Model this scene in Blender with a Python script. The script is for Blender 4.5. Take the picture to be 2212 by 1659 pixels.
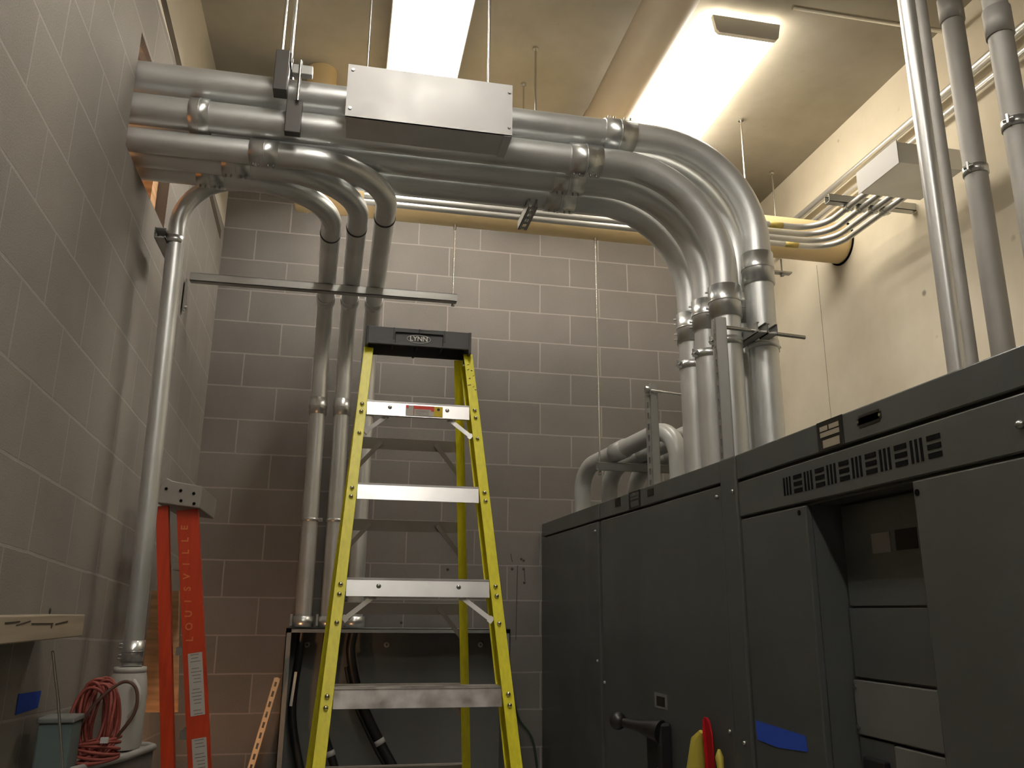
import bpy, bmesh, math, random
from mathutils import Vector, Matrix
random.seed(7)
PI = math.pi
for o in list(bpy.data.objects): bpy.data.objects.remove(o)
SC = bpy.context.scene
COL = SC.collection
FL = 1.66                       # building coordinates are measured from eye-level datum; floor lies 1.66 m below it

# ------------------------------------------------------------------ camera
def cam_basis(yaw, pitch, roll):
    f = Vector((math.sin(yaw)*math.cos(pitch), math.cos(yaw)*math.cos(pitch), math.sin(pitch)))
    r0 = Vector((math.cos(yaw), -math.sin(yaw), 0)); u0 = r0.cross(f)
    r = math.cos(roll)*r0 + math.sin(roll)*u0
    u = -math.sin(roll)*r0 + math.cos(roll)*u0
    return r, u, f
cam_d = bpy.data.cameras.new('camera'); cam = bpy.data.objects.new('camera', cam_d); COL.objects.link(cam)
r_, u_, f_ = cam_basis(0.198769, 0.266191, 0.008422)
M = Matrix.Identity(4)
for i in range(3):
    M[i][0], M[i][1], M[i][2] = r_[i], u_[i], -f_[i]
M.translation = Vector((-0.99329, -5.02512, -0.26591+FL))
cam.matrix_world = M
cam_d.sensor_width = 36; cam_d.sensor_fit = 'HORIZONTAL'; cam_d.lens = 36*1800/2212
cam_d.clip_start = 0.02
SC.camera = cam

# ------------------------------------------------------------------ world / exposure
W = bpy.data.worlds.new('world'); SC.world = W; W.use_nodes = True
W.node_tree.nodes['Background'].inputs[0].default_value = (0.9, 0.8, 0.65, 1)
W.node_tree.nodes['Background'].inputs[1].default_value = 0.0
SC.view_settings.view_transform = 'Standard'; SC.view_settings.look = 'None'
SC.view_settings.exposure = 0.0; SC.view_settings.gamma = 1; SC.view_settings.use_curve_mapping = False
LIGHT_STRENGTH = 27.0           # luminance of the ceiling lamps' lenses
WARM = (1.0, 0.83, 0.62)
def area_light(name, loc, rot, sx, sy, power, col):
    l = bpy.data.lights.new(name, 'AREA'); l.shape = 'RECTANGLE'; l.size = sx; l.size_y = sy
    l.energy = power; l.color = col
    o = bpy.data.objects.new(name, l); COL.objects.link(o); o.location = Vector(loc)+Vector((0, 0, FL)); o.rotation_euler = rot
    return o
# assumed, unseen warm lamp of the room beyond the wall opening
pl = bpy.data.lights.new('assumed_lamp_light_next_room', 'POINT'); pl.energy = 120; pl.color = (1, 0.50, 0.2); pl.shadow_soft_size = 0.08
po = bpy.data.objects.new('assumed_lamp_light_next_room', pl); COL.objects.link(po); po.location = (-3.05, -2.78, 0.98+FL)
l2 = bpy.data.lights.new('assumed_work_lamp_light', 'SPOT'); l2.energy = 16; l2.spot_size = 1.35; l2.spot_blend = 0.8; l2.color = (1, 0.5, 0.22); l2.shadow_soft_size = 0.04  # spot of the assumed work lamp, added for the orange glow in the left corner
o2 = bpy.data.objects.new('assumed_work_lamp_light', l2); COL.objects.link(o2); o2.location = (-1.60, -1.22, -1.24+FL)
o2.rotation_euler = Vector((-0.02, 0.75, 0.55)).to_track_quat('-Z', 'Y').to_euler()

# ------------------------------------------------------------------ materials
def mat(name, col=(0.5, 0.5, 0.5), rough=0.5, metal=0.0, noise=0.0, nscale=20, bump=0.0, bscale=200, emit=None, estr=0, spec=0.5, rvar=0.0, stretch=None, col2=None):
    m = bpy.data.materials.new(name); m.use_nodes = True
    nt = m.node_tree; b = nt.nodes['Principled BSDF']
    b.inputs['Base Color'].default_value = (*col, 1); b.inputs['Roughness'].default_value = rough
    b.inputs['Metallic'].default_value = metal
    b.inputs['Specular IOR Level'].default_value = spec
    if emit:
        b.inputs['Emission Color'].default_value = (*emit, 1); b.inputs['Emission Strength'].default_value = estr
    tc = nt.nodes.new('ShaderNodeTexCoord'); mp = nt.nodes.new('ShaderNodeMapping')
    nt.links.new(tc.outputs['Object'], mp.inputs[0])
    if stretch: mp.inputs['Scale'].default_value = stretch
    if noise > 0 or col2 or rvar > 0:
        n = nt.nodes.new('ShaderNodeTexNoise'); n.inputs['Scale'].default_value = nscale; n.inputs['Detail'].default_value = 6
        nt.links.new(mp.outputs[0], n.inputs['Vector'])
        if noise > 0 or col2:
            mx = nt.nodes.new('ShaderNodeMix'); mx.data_type = 'RGBA'
            c2 = col2 if col2 else tuple(min(1, c*(1+noise)) for c in col)
            c1 = col if col2 else tuple(c*(1-noise) for c in col)
            mx.inputs[6].default_value = (*c1, 1); mx.inputs[7].default_value = (*c2, 1)
            cr = nt.nodes.new('ShaderNodeMapRange'); cr.inputs[1].default_value = 0.35; cr.inputs[2].default_value = 0.65
            nt.links.new(n.outputs[0], cr.inputs[0]); nt.links.new(cr.outputs[0], mx.inputs[0])
            nt.links.new(mx.outputs[2], b.inputs['Base Color'])
        if rvar > 0:
            mr = nt.nodes.new('ShaderNodeMapRange'); mr.inputs[1].default_value = 0.3; mr.inputs[2].default_value = 0.7
            mr.inputs[3].default_value = rough-rvar; mr.inputs[4].default_value = rough+rvar
            nt.links.new(n.outputs[0], mr.inputs[0]); nt.links.new(mr.outputs[0], b.inputs['Roughness'])
    if bump > 0:
        n2 = nt.nodes.new('ShaderNodeTexNoise'); n2.inputs['Scale'].default_value = bscale; n2.inputs['Detail'].default_value = 4
        nt.links.new(mp.outputs[0], n2.inputs['Vector'])
        bp = nt.nodes.new('ShaderNodeBump'); bp.inputs['Strength'].default_value = bump; bp.inputs['Distance'].default_value = 0.002
        nt.links.new(n2.outputs[0], bp.inputs['Height']); nt.links.new(bp.outputs[0], b.inputs['Normal'])
    return m

def block_mat(name, use_uv, face, face2, mortar, bw=0.4064, bh=0.2032):
    m = bpy.data.materials.new(name); m.use_nodes = True
    nt = m.node_tree; b = nt.nodes['Principled BSDF']; L = nt.links.new
    b.inputs['Roughness'].default_value = 0.92; b.inputs['Specular IOR Level'].default_value = 0.15
    tc = nt.nodes.new('ShaderNodeTexCoord'); src = tc.outputs['UV']
    # slight wobble of the joints
    nw = nt.nodes.new('ShaderNodeTexNoise'); nw.inputs['Scale'].default_value = 7; nw.inputs['Detail'].default_value = 5
    L(src, nw.inputs['Vector'])
    sub = nt.nodes.new('ShaderNodeVectorMath'); sub.operation = 'SUBTRACT'; sub.inputs[1].default_value = (0.5, 0.5, 0.5)
    L(nw.outputs['Color'], sub.inputs[0])
    scl = nt.nodes.new('ShaderNodeVectorMath'); scl.operation = 'SCALE'; scl.inputs['Scale'].default_value = 0.007; L(sub.outputs[0], scl.inputs[0])
    add = nt.nodes.new('ShaderNodeVectorMath'); add.operation = 'ADD'; L(src, add.inputs[0]); L(scl.outputs[0], add.inputs[1])
    br = nt.nodes.new('ShaderNodeTexBrick'); br.offset = 0.5; br.offset_frequency = 2
    br.inputs['Scale'].default_value = 1; br.inputs['Brick Width'].default_value = bw; br.inputs['Row Height'].default_value = bh
    br.inputs['Mortar Size'].default_value = 0.0048; br.inputs['Mortar Smooth'].default_value = 0.25
    br.inputs['Color1'].default_value = (*face, 1); br.inputs['Color2'].default_value = (*face2, 1); br.inputs['Mortar'].default_value = (*mortar, 1)
    L(add.outputs[0], br.inputs['Vector'])
    # blotches and grain
    n1 = nt.nodes.new('ShaderNodeTexNoise'); n1.inputs['Scale'].default_value = 1.7; n1.inputs['Detail'].default_value = 8
    n2 = nt.nodes.new('ShaderNodeTexNoise'); n2.inputs['Scale'].default_value = 240; n2.inputs['Detail'].default_value = 3
    L(tc.outputs['Object'], n1.inputs['Vector']); L(tc.outputs['Object'], n2.inputs['Vector'])
    m1 = nt.nodes.new('ShaderNodeMapRange'); m1.inputs[1].default_value = 0.3; m1.inputs[2].default_value = 0.7; m1.inputs[3].default_value = 0.86; m1.inputs[4].default_value = 1.1; L(n1.outputs[0], m1.inputs[0])
    m2 = nt.nodes.new('ShaderNodeMapRange'); m2.inputs[1].default_value = 0.3; m2.inputs[2].default_value = 0.7; m2.inputs[3].default_value = 0.86; m2.inputs[4].default_value = 1.14; L(n2.outputs[0], m2.inputs[0])
    mm = nt.nodes.new('ShaderNodeMath'); mm.operation = 'MULTIPLY'; L(m1.outputs[0], mm.inputs[0]); L(m2.outputs[0], mm.inputs[1])
    vs = nt.nodes.new('ShaderNodeVectorMath'); vs.operation = 'SCALE'; L(br.outputs['Color'], vs.inputs[0]); L(mm.outputs[0], vs.inputs['Scale'])
    L(vs.outputs[0], b.inputs['Base Color'])
    hh = nt.nodes.new('ShaderNodeMath'); hh.operation = 'MULTIPLY_ADD'; hh.inputs[1].default_value = -1.0; hh.inputs[2].default_value = 1.0
    L(br.outputs['Fac'], hh.inputs[0])
    h2 = nt.nodes.new('ShaderNodeMath'); h2.operation = 'MULTIPLY_ADD'; h2.inputs[1].default_value = 0.5; L(n2.outputs[0], h2.inputs[0]); L(hh.outputs[0], h2.inputs[2])
    bp = nt.nodes.new('ShaderNodeBump'); bp.inputs['Strength'].default_value = 0.45; bp.inputs['Distance'].default_value = 0.004
    L(h2.outputs[0], bp.inputs['Height']); L(bp.outputs[0], b.inputs['Normal'])
    return m

def concrete_mat(name, c1, c2, spots=(0.2, 0.17, 0.12), spot_amt=0.5, board=False):
    m = bpy.data.materials.new(name); m.use_nodes = True
    nt = m.node_tree; b = nt.nodes['Principled BSDF']; L = nt.links.new
    b.inputs['Roughness'].default_value = 0.85; b.inputs['Specular IOR Level'].default_value = 0.2
    tc = nt.nodes.new('ShaderNodeTexCoord')
    n1 = nt.nodes.new('ShaderNodeTexNoise'); n1.inputs['Scale'].default_value = 1.4; n1.inputs['Detail'].default_value = 9; n1.inputs['Roughness'].default_value = 0.6
    n2 = nt.nodes.new('ShaderNodeTexNoise'); n2.inputs['Scale'].default_value = 7; n2.inputs['Detail'].default_value = 5
    n3 = nt.nodes.new('ShaderNodeTexVoronoi'); n3.inputs['Scale'].default_value = 5.5; n3.inputs['Randomness'].default_value = 1
    for n in (n1, n2, n3): L(tc.outputs['Object'], n.inputs['Vector'])
    mx = nt.nodes.new('ShaderNodeMix'); mx.data_type = 'RGBA'; mx.inputs[6].default_value = (*c1, 1); mx.inputs[7].default_value = (*c2, 1)
    mr = nt.nodes.new('ShaderNodeMapRange'); mr.inputs[1].default_value = 0.35; mr.inputs[2].default_value = 0.65; L(n1.outputs[0], mr.inputs[0]); L(mr.outputs[0], mx.inputs[0])
    # small stains
    s1 = nt.nodes.new('ShaderNodeMapRange'); s1.inputs[1].default_value = 0.05; s1.inputs[2].default_value = 0.11; s1.inputs[3].default_value = 1; s1.inputs[4].default_value = 0; L(n3.outputs['Distance'], s1.inputs[0])
    s2 = nt.nodes.new('ShaderNodeMapRange'); s2.inputs[1].default_value = 0.5; s2.inputs[2].default_value = 0.62; L(n2.outputs[0], s2.inputs[0])
    sm = nt.nodes.new('ShaderNodeMath'); sm.operation = 'MULTIPLY'; L(s1.outputs[0], sm.inputs[0]); L(s2.outputs[0], sm.inputs[1])
    sa = nt.nodes.new('ShaderNodeMath'); sa.operation = 'MULTIPLY'; sa.inputs[1].default_value = spot_amt; L(sm.outputs[0], sa.inputs[0])
    m2 = nt.nodes.new('ShaderNodeMix'); m2.data_type = 'RGBA'; m2.inputs[7].default_value = (*spots, 1); L(sa.outputs[0], m2.inputs[0]); L(mx.outputs[2], m2.inputs[6])
    L(m2.outputs[2], b.inputs['Base Color'])
    bp = nt.nodes.new('ShaderNodeBump'); bp.inputs['Strength'].default_value = 0.25; bp.inputs['Distance'].default_value = 0.004
    L(n2.outputs[0], bp.inputs['Height']); L(bp.outputs[0], b.inputs['Normal'])
    return m

M_ = {}
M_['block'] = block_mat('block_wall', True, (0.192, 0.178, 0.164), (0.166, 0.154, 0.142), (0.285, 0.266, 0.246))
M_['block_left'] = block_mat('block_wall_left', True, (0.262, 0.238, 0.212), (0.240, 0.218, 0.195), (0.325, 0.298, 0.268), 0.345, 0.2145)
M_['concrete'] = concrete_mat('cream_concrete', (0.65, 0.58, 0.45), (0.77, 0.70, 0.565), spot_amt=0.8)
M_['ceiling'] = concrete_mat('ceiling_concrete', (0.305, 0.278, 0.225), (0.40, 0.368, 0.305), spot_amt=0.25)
M_['beam'] = concrete_mat('painted_beam', (0.62, 0.57, 0.47), (0.72, 0.67, 0.57), spot_amt=0.1)
M_['floor'] = concrete_mat('floor_concrete', (0.26, 0.25, 0.235), (0.34, 0.325, 0.30))
M_['galv'] = mat('galvanized_steel', (0.76, 0.77, 0.76), 0.40, 0.74, noise=0.06, nscale=5, bump=0.05, bscale=90, rvar=0.05)
M_['galv_bright'] = mat('zinc_coupling', (0.70, 0.71, 0.70), 0.31, 0.9)
M_['strut'] = mat('strut_zinc', (0.44, 0.44, 0.42), 0.42, 0.75)
M_['sheet'] = mat('galvanized_sheet', (0.45, 0.445, 0.435), 0.56, 0.6, noise=0.035, nscale=9, rvar=0.05)
M_['emt'] = mat('thin_wall_conduit', (0.72, 0.715, 0.69), 0.36, 0.75)
M_['recess'] = mat('recess_panel_grey', (0.115, 0.116, 0.105), 0.5)
M_['rod'] = mat('zinc_rod', (0.70, 0.69, 0.65), 0.25, 1.0)
M_['boxpaint'] = mat('light_grey_paint', (0.46, 0.45, 0.44), 0.45)
M_['gear'] = mat('switchgear_grey_paint', (0.068, 0.072, 0.068), 0.27, noise=0.06, nscale=3, bump=0.05, bscale=500)
M_['gear_dark'] = mat('dark_gap', (0.006, 0.006, 0.006), 0.9, spec=0.05)
M_['galv_dull'] = mat('dull_galvanized', (0.40, 0.385, 0.355), 0.62, 0.5, noise=0.08, nscale=5)
M_['joint'] = mat('dark_joint_filler', (0.09, 0.075, 0.055), 0.9, spec=0.1)
M_['clamp_dark'] = mat('dark_clamp_metal', (0.075, 0.07, 0.065), 0.5, 0.5)
M_['panel'] = mat('panel_grey_paint', (0.19, 0.195, 0.185), 0.5, noise=0.08, nscale=5)
M_['panel_in'] = mat('panel_inside_grey', (0.15, 0.152, 0.14), 0.55)
M_['plate_dark'] = mat('engraved_plate_black', (0.018, 0.015, 0.012), 0.7, spec=0.15)
M_['plate_light'] = mat('plate_print_tan', (0.33, 0.29, 0.21), 0.5)
M_['screw'] = mat('screw_zinc', (0.5, 0.5, 0.48), 0.3, 1.0)
M_['yellow'] = mat('yellow_fiberglass', (0.78, 0.70, 0.010), 0.38, noise=0.07, nscale=12, stretch=(8, 8, 0.6), bump=0.1, bscale=40)
M_['cap'] = mat('black_plastic_cap', (0.045, 0.046, 0.046), 0.6, bump=0.1, bscale=700)
M_['alu'] = mat('ladder_aluminium', (0.93, 0.92, 0.91), 0.36, 0.95, noise=0.03, nscale=16, rvar=0.05)
M_['alu_dirty'] = mat('scuffed_aluminium', (0.5, 0.47, 0.44), 0.42, 0.9, noise=0.25, nscale=22, rvar=0.12, col2=(0.74, 0.71, 0.68))
M_['rear_bar'] = mat('dull_rear_bar', (0.27, 0.245, 0.215), 0.55, 0.5)
M_['rivet'] = mat('brass_rivet', (0.72, 0.68, 0.40), 0.22, 1.0)
M_['white_ink'] = mat('white_ink', (0.62, 0.60, 0.56), 0.5)
M_['black_ink'] = mat('black_ink', (0.02, 0.018, 0.015), 0.6)
M_['orange'] = mat('orange_red_fiberglass', (0.52, 0.045, 0.010), 0.42, noise=0.1, nscale=10, stretch=(6, 6, 0.5))
M_['ladder_cap_grey'] = mat('grey_ladder_cap', (0.30, 0.27, 0.24), 0.6)
M_['paper'] = mat('label_paper', (0.55, 0.52, 0.47), 0.6)
M_['paper_line'] = mat('label_print_grey', (0.17, 0.15, 0.14), 0.6)
M_['red_print'] = mat('red_print', (0.62, 0.06, 0.04), 0.5)
M_['yellow_print'] = mat('yellow_print', (0.66, 0.50, 0.03), 0.5)
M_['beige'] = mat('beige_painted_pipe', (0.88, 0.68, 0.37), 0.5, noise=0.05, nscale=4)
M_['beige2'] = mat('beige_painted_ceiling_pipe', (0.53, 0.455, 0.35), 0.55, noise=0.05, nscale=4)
M_['fixture'] = mat('white_enamel', (0.78, 0.76, 0.72), 0.35)
M_['lens'] = mat('lamp_lens', (0.9, 0.88, 0.82), 0.5, emit=(1.0, 0.93, 0.80), estr=LIGHT_STRENGTH*.64)
M_['tube'] = mat('lamp_tube', (0.9, 0.88, 0.82), 0.5, emit=(1.0, 0.95, 0.87), estr=LIGHT_STRENGTH*2.9)
M_['pvc'] = mat('grey_pvc', (0.42, 0.42, 0.40), 0.28)
M_['cable'] = mat('black_cable', (0.012, 0.012, 0.011), 0.4)
M_['tape_w'] = mat('white_tape', (0.55, 0.55, 0.53), 0.5)
M_['tape_r'] = mat('red_tape', (0.45, 0.05, 0.02), 0.5)
M_['blue'] = mat('blue_masking_tape', (0.025, 0.065, 0.38), 0.8, spec=0.1)
M_['wood'] = mat('bare_wood', (0.66, 0.38, 0.19), 0.7, noise=0.2, nscale=6, stretch=(1, 1, 8))
M_['wood_dark'] = mat('dark_wood', (0.09, 0.05, 0.03), 0.8)
M_['plank'] = mat('weathered_plank', (0.40, 0.33, 0.24), 0.8, noise=0.15, nscale=6, stretch=(1, 0.2, 4))
M_['slot_cream'] = mat('cream_slotted_strip', (0.62, 0.50, 0.34), 0.5)
M_['cord'] = mat('red_cord', (0.27, 0.055, 0.04), 0.6)
M_['cord_dark'] = mat('brown_cord', (0.10, 0.045, 0.03), 0.6)
M_['jug'] = mat('white_plastic', (0.48, 0.46, 0.42), 0.4)
M_['teal'] = mat('grey_green_metal', (0.11, 0.15, 0.145), 0.45)
M_['bin'] = mat('brown_grey_plastic', (0.13, 0.11, 0.10), 0.6)
M_['bin_rim'] = mat('pale_rim', (0.36, 0.35, 0.33), 0.5)
M_['black'] = mat('black_enamel', (0.012, 0.012, 0.012), 0.38)
M_['red_strap'] = mat('red_strap', (0.30, 0.006, 0.008), 0.8, spec=0.1)
M_['yellow_bag'] = mat('yellow_plastic', (0.50, 0.42, 0.06), 0.35)
M_['green_wire'] = mat('green_wire', (0.02, 0.05, 0.02), 0.5)
M_['pencil'] = mat('dark_marks', (0.05, 0.04, 0.03), 0.8)
M_['yellow_mark'] = mat('yellow_print_on_pipe', (0.60, 0.46, 0.12), 0.5)

# ------------------------------------------------------------------ mesh building
class MB:
    def __init__(s): s.v = []; s.f = []; s.sm = []; s.mi = []; s.cur = 0
    def add(s, vs, fs, smooth=False):
        b = len(s.v); s.v += [tuple(v) for v in vs]
        for f in fs: s.f.append(tuple(b+i for i in f)); s.sm.append(smooth); s.mi.append(s.cur)
        return s
    def box(s, x0, x1, y0, y1, z0, z1):
        if x0 > x1: x0, x1 = x1, x0
        if y0 > y1: y0, y1 = y1, y0
        if z0 > z1: z0, z1 = z1, z0
        v = [(x, y, z) for z in (z0, z1) for y in (y0, y1) for x in (x0, x1)]
        return s.add(v, [(0, 2, 3, 1), (4, 5, 7, 6), (0, 1, 5, 4), (2, 6, 7, 3), (0, 4, 6, 2), (1, 3, 7, 5)])
    def obox(s, c, ax, ay, az, hx, hy, hz):
        c = Vector(c); ax = Vector(ax).normalized(); ay = Vector(ay).normalized(); az = Vector(az).normalized()
        v = [c+ax*hx*i+ay*hy*j+az*hz*k for k in (-1, 1) for j in (-1, 1) for i in (-1, 1)]
        return s.add(v, [(0, 2, 3, 1), (4, 5, 7, 6), (0, 1, 5, 4), (2, 6, 7, 3), (0, 4, 6, 2), (1, 3, 7, 5)])
    def bar(s, p0, p1, w, t, up=(0, 0, 1)):
        p0 = Vector(p0); p1 = Vector(p1); d = (p1-p0); L = d.length; d.normalize(); up = Vector(up)
        a = d.cross(up)
        if a.length < 1e-4: a = d.cross(Vector((1, 0, 0)))
        a.normalize(); b = a.cross(d).normalized()
        return s.obox((p0+p1)/2, d, a, b, L/2, w/2, t/2)
    def tube(s, pts, r, n=20, cap=True, radii=None):
        P = [Vector(p) for p in pts]; N = len(P); rings = []; prev = None
        for i in range(N):
            t = (P[min(i+1, N-1)]-P[max(i-1, 0)]).normalized()
            if prev is None:
                a = t.cross(Vector((0, 0, 1)))
                if a.length < 0.05: a = t.cross(Vector((1, 0, 0)))
                a.normalize()
            else:
                a = prev-t*prev.dot(t); a.normalize()
            prev = a; b = t.cross(a); rr = radii[i] if radii else r
            rings.append([P[i]+(a*math.cos(2*PI*k/n)+b*math.sin(2*PI*k/n))*rr for k in range(n)])
        v = [q for R in rings for q in R]; f = []
        for i in range(N-1):
            for k in range(n):
                f.append((i*n+k, i*n+(k+1) % n, (i+1)*n+(k+1) % n, (i+1)*n+k))
        s.add(v, f, True)
        if cap: s.add(rings[0], [tuple(reversed(range(n)))]); s.add(rings[-1], [tuple(range(n))])
        return s
    def cyl(s, p0, p1, r, n=20, cap=True): return s.tube([p0, p1], r, n, cap)
    def ring(s, p0, p1, r0, r1, n=24):      # hollow sleeve
        p0 = Vector(p0); p1 = Vector(p1)
        s.tube([p0, p0, p1, p1], 0, n, False, [r0, r1, r1, r0]) if False else None
        t = (p1-p0).normalized(); a = t.cross(Vector((0, 0, 1)))
        if a.length < 0.05: a = t.cross(Vector((1, 0, 0)))
        a.normalize(); b = t.cross(a); v = []
        for (p, r) in ((p0, r0), (p0, r1), (p1, r1), (p1, r0)):
            v += [p+(a*math.cos(2*PI*k/n)+b*math.sin(2*PI*k/n))*r for k in range(n)]
        f = []
        for j in range(3):
            for k in range(n): f.append((j*n+k, j*n+(k+1) % n, (j+1)*n+(k+1) % n, (j+1)*n+k))
        return s.add(v, f, True)
    def sphere(s, c, r, n=14, m=9, sc=(1, 1, 1)):
        v = []; f = []; c = Vector(c)
        for i in range(m+1):
            th = PI*i/m
            for k in range(n):
                ph = 2*PI*k/n; v.append(c+Vector((sc[0]*r*math.sin(th)*math.cos(ph), sc[1]*r*math.sin(th)*math.sin(ph), sc[2]*r*math.cos(th))))
        for i in range(m):
            for k in range(n): f.append((i*n+k, (i+1)*n+k, (i+1)*n+(k+1) % n, i*n+(k+1) % n))
        return s.add(v, f, True)
    def prism(s, poly, d):                 # polygon of 3D points extruded by vector d
        n = len(poly); P = [Vector(p) for p in poly]; Q = [p+Vector(d) for p in P]
        f = [tuple(reversed(range(n))), tuple(range(n, 2*n))]+[(i, (i+1) % n, n+(i+1) % n, n+i) for i in range(n)]
        return s.add(P+Q, f)

def fillet(pts, rads, seg=10):
    P = [Vector(p) for p in pts]; out = [P[0]]
    for i in range(1, len(P)-1):
        r = rads[i-1]; a = (P[i-1]-P[i]).normalized(); b = (P[i+1]-P[i]).normalized()
        ang = a.angle(b)
        if r <= 0 or ang > PI-0.01: out.append(P[i]); continue
        d = r/math.tan(ang/2); c = P[i]+(a+b).normalized()*(r/math.sin(ang/2))
        s0 = P[i]+a*d-c; s1 = P[i]+b*d-c; tot = s0.angle(s1); ax = s0.cross(s1).normalized()
        for k in range(seg+1): out.append(c+Matrix.Rotation(tot*k/seg, 3, ax) @ s0)
    out.append(P[-1]); return out

def link_mesh(name, mb, mats, parent=None, origin=None, bevel=0.0, uv=None):
    """one mesh object; coordinates of mb are building coordinates"""
    if not isinstance(mats, (list, tuple)): mats = [mats]
    if parent is not None: org = Vector(parent['_o'])
    else:
        if origin is None:
            xs = [v[0] for v in mb.v]; ys = [v[1] for v in mb.v]; zs = [v[2] for v in mb.v]
            origin = ((min(xs)+max(xs))/2, (min(ys)+max(ys))/2, min(zs))
        org = Vector(origin)
    me = bpy.data.meshes.new(name); me.from_pydata([Vector(v)-org for v in mb.v], [], mb.f)
    me.validate(); bmx = bmesh.new(); bmx.from_mesh(me); bmesh.ops.recalc_face_normals(bmx, faces=bmx.faces); bmx.to_mesh(me); bmx.free()
    for m in mats: me.materials.append(m if not isinstance(m, str) else M_[m])
    if len(me.polygons) == len(mb.f):
        for i, p in enumerate(me.polygons): p.use_smooth = mb.sm[i]; p.material_index = mb.mi[i]
    if uv:
        ul = me.uv_layers.new(name='UVMap')
        for lp in me.loops:
            co = me.vertices[lp.vertex_index].co+org; ul.data[lp.index].uv = uv(co)
    o = bpy.data.objects.new(name, me); COL.objects.link(o)
    if parent is not None: o.parent = parent
    else: o.location = org+Vector((0, 0, FL))
    o['_o'] = tuple(org)
    if bevel > 0:
        bv = o.modifiers.new('bevel', 'BEVEL'); bv.width = bevel; bv.segments = 2; bv.limit_method = 'ANGLE'; bv.angle_limit = 0.8
    return o
def tag(o, label, cat, group=None):
    o['label'] = label; o['category'] = cat
    if group: o['group'] = group
    return o
def thing(name, label, cat, origin, group=None):
    o = bpy.data.objects.new(name, None); COL.objects.link(o); o.empty_display_size = 0.05
    o.location = Vector(origin)+Vector((0, 0, FL)); o['_o'] = tuple(origin)
    return tag(o, label, cat, group)
def struct(name, mb, m, **k):
    o = link_mesh(name, mb, m, **k); o['kind'] = 'structure'; return o
def part(name, mb, m, parent, label=None, bevel=0.0):
    o = link_mesh(name, mb, m, parent=parent, bevel=bevel)
    if label: o['label'] = label
    return o
def text_mesh(body, size, depth=0.0006):
    cu = bpy.data.curves.new('t', 'FONT'); cu.body = body; cu.size = size; cu.extrude = depth/2; cu.offset = size*.022; cu.align_x = 'CENTER'; cu.align_y = 'CENTER'
    ob = bpy.data.objects.new('t', cu); COL.objects.link(ob)
    dg = bpy.context.evaluated_depsgraph_get(); me = bpy.data.meshes.new_from_object(ob.evaluated_get(dg))
    vs = [v.co.copy() for v in me.vertices]; fs = [tuple(p.vertices) for p in me.polygons]
    bpy.data.objects.remove(ob); bpy.data.curves.remove(cu); bpy.data.meshes.remove(me)
    return vs, fs
def add_text(mb, body, size, origin, ax, ay):
    ax = Vector(ax).normalized(); ay = Vector(ay).normalized(); az = ax.cross(ay)
    vs, fs = text_mesh(body, size); mb.add([Vector(origin)+ax*v.x+ay*v.y+az*v.z for v in vs], fs)

# ------------------------------------------------------------------ the room
XL, XR, ZF, ZC, YF = -1.82, 1.84, -1.66, 2.60, -7.6
OY0, OY1, OZ0, OZ1 = -2.19, -1.50, 1.31, 1.775        # opening in the left wall
struct('floor', MB().box(XL-1.6, XR+.2, YF-.2, .2, ZF-.12, ZF), 'floor')
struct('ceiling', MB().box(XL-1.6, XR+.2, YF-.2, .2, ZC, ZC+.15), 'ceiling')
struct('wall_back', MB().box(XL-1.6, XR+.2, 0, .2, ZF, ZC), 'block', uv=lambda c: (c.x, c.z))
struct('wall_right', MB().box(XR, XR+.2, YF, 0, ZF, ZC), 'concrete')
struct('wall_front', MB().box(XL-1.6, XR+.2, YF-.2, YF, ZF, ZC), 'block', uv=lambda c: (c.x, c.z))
ZJ = 2.03                                            # top of the block work, dark joint, painted beam above
wl = MB()
ys = [0.0-i*0.38 for i in range(21)]
def wl_box(y0, y1, z0, z1): wl.box(XL-.2, XL, y0, y1, z0, z1)
wl_box(YF, OY0, ZF, ZJ); wl_box(OY1, 0, ZF, ZJ); wl_box(OY0, OY1, ZF, OZ0); wl_box(OY0, OY1, OZ1, ZJ)
def uv_left(c):
    a = abs(c.y); z = c.z
    return (c.y+3.03+0.345*0.5, (z-0.045*a+0.022) if abs(c.x-XL) < 0.01 else z)
# the block faces are subdivided so that the coursing can drift along the wall
def grid_face(mb, y0, y1, z0, z1):
    nY = max(1, int(abs(y1-y0)/0.4)); nZ = max(1, int(abs(z1-z0)/0.4)); v = []; f = []
    for j in range(nZ+1):
        for i in range(nY+1): v.append((XL+0.001, y0+(y1-y0)*i/nY, z0+(z1-z0)*j/nZ))
    for j in range(nZ):
        for i in range(nY): a = j*(nY+1)+i; f.append((a, a+1, a+nY+2, a+nY+1))
    mb.add(v, f)
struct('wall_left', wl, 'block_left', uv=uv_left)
struct('trim_1', MB().prism([(XL-.2, -.11, 1.90), (XL-.2, -.11, 1.955), (XL-.2, -2.2, 2.14), (XL-.2, YF+.02, 2.14), (XL-.2, YF+.02, 2.075), (XL-.2, -2.2, 2.075)], (.202, 0, 0)), 'joint')
struct('trim_2', MB().box(XL-.2, XL, YF, 0, ZJ, ZC), 'beam')
struct('trim_3', MB().box(XR-.001, XR+.01, -.640, -.638, .1, 1.85), 'joint')
# room beyond the opening
struct('wall_adjoining', MB().box(XL-1.6, XL-1.5, YF, 0, ZF, ZC), mat('orange_glow_wall', (0.62, 0.40, 0.22), 0.8))  # bright orange glow put into the wall colour for the pipes to reflect

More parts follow.
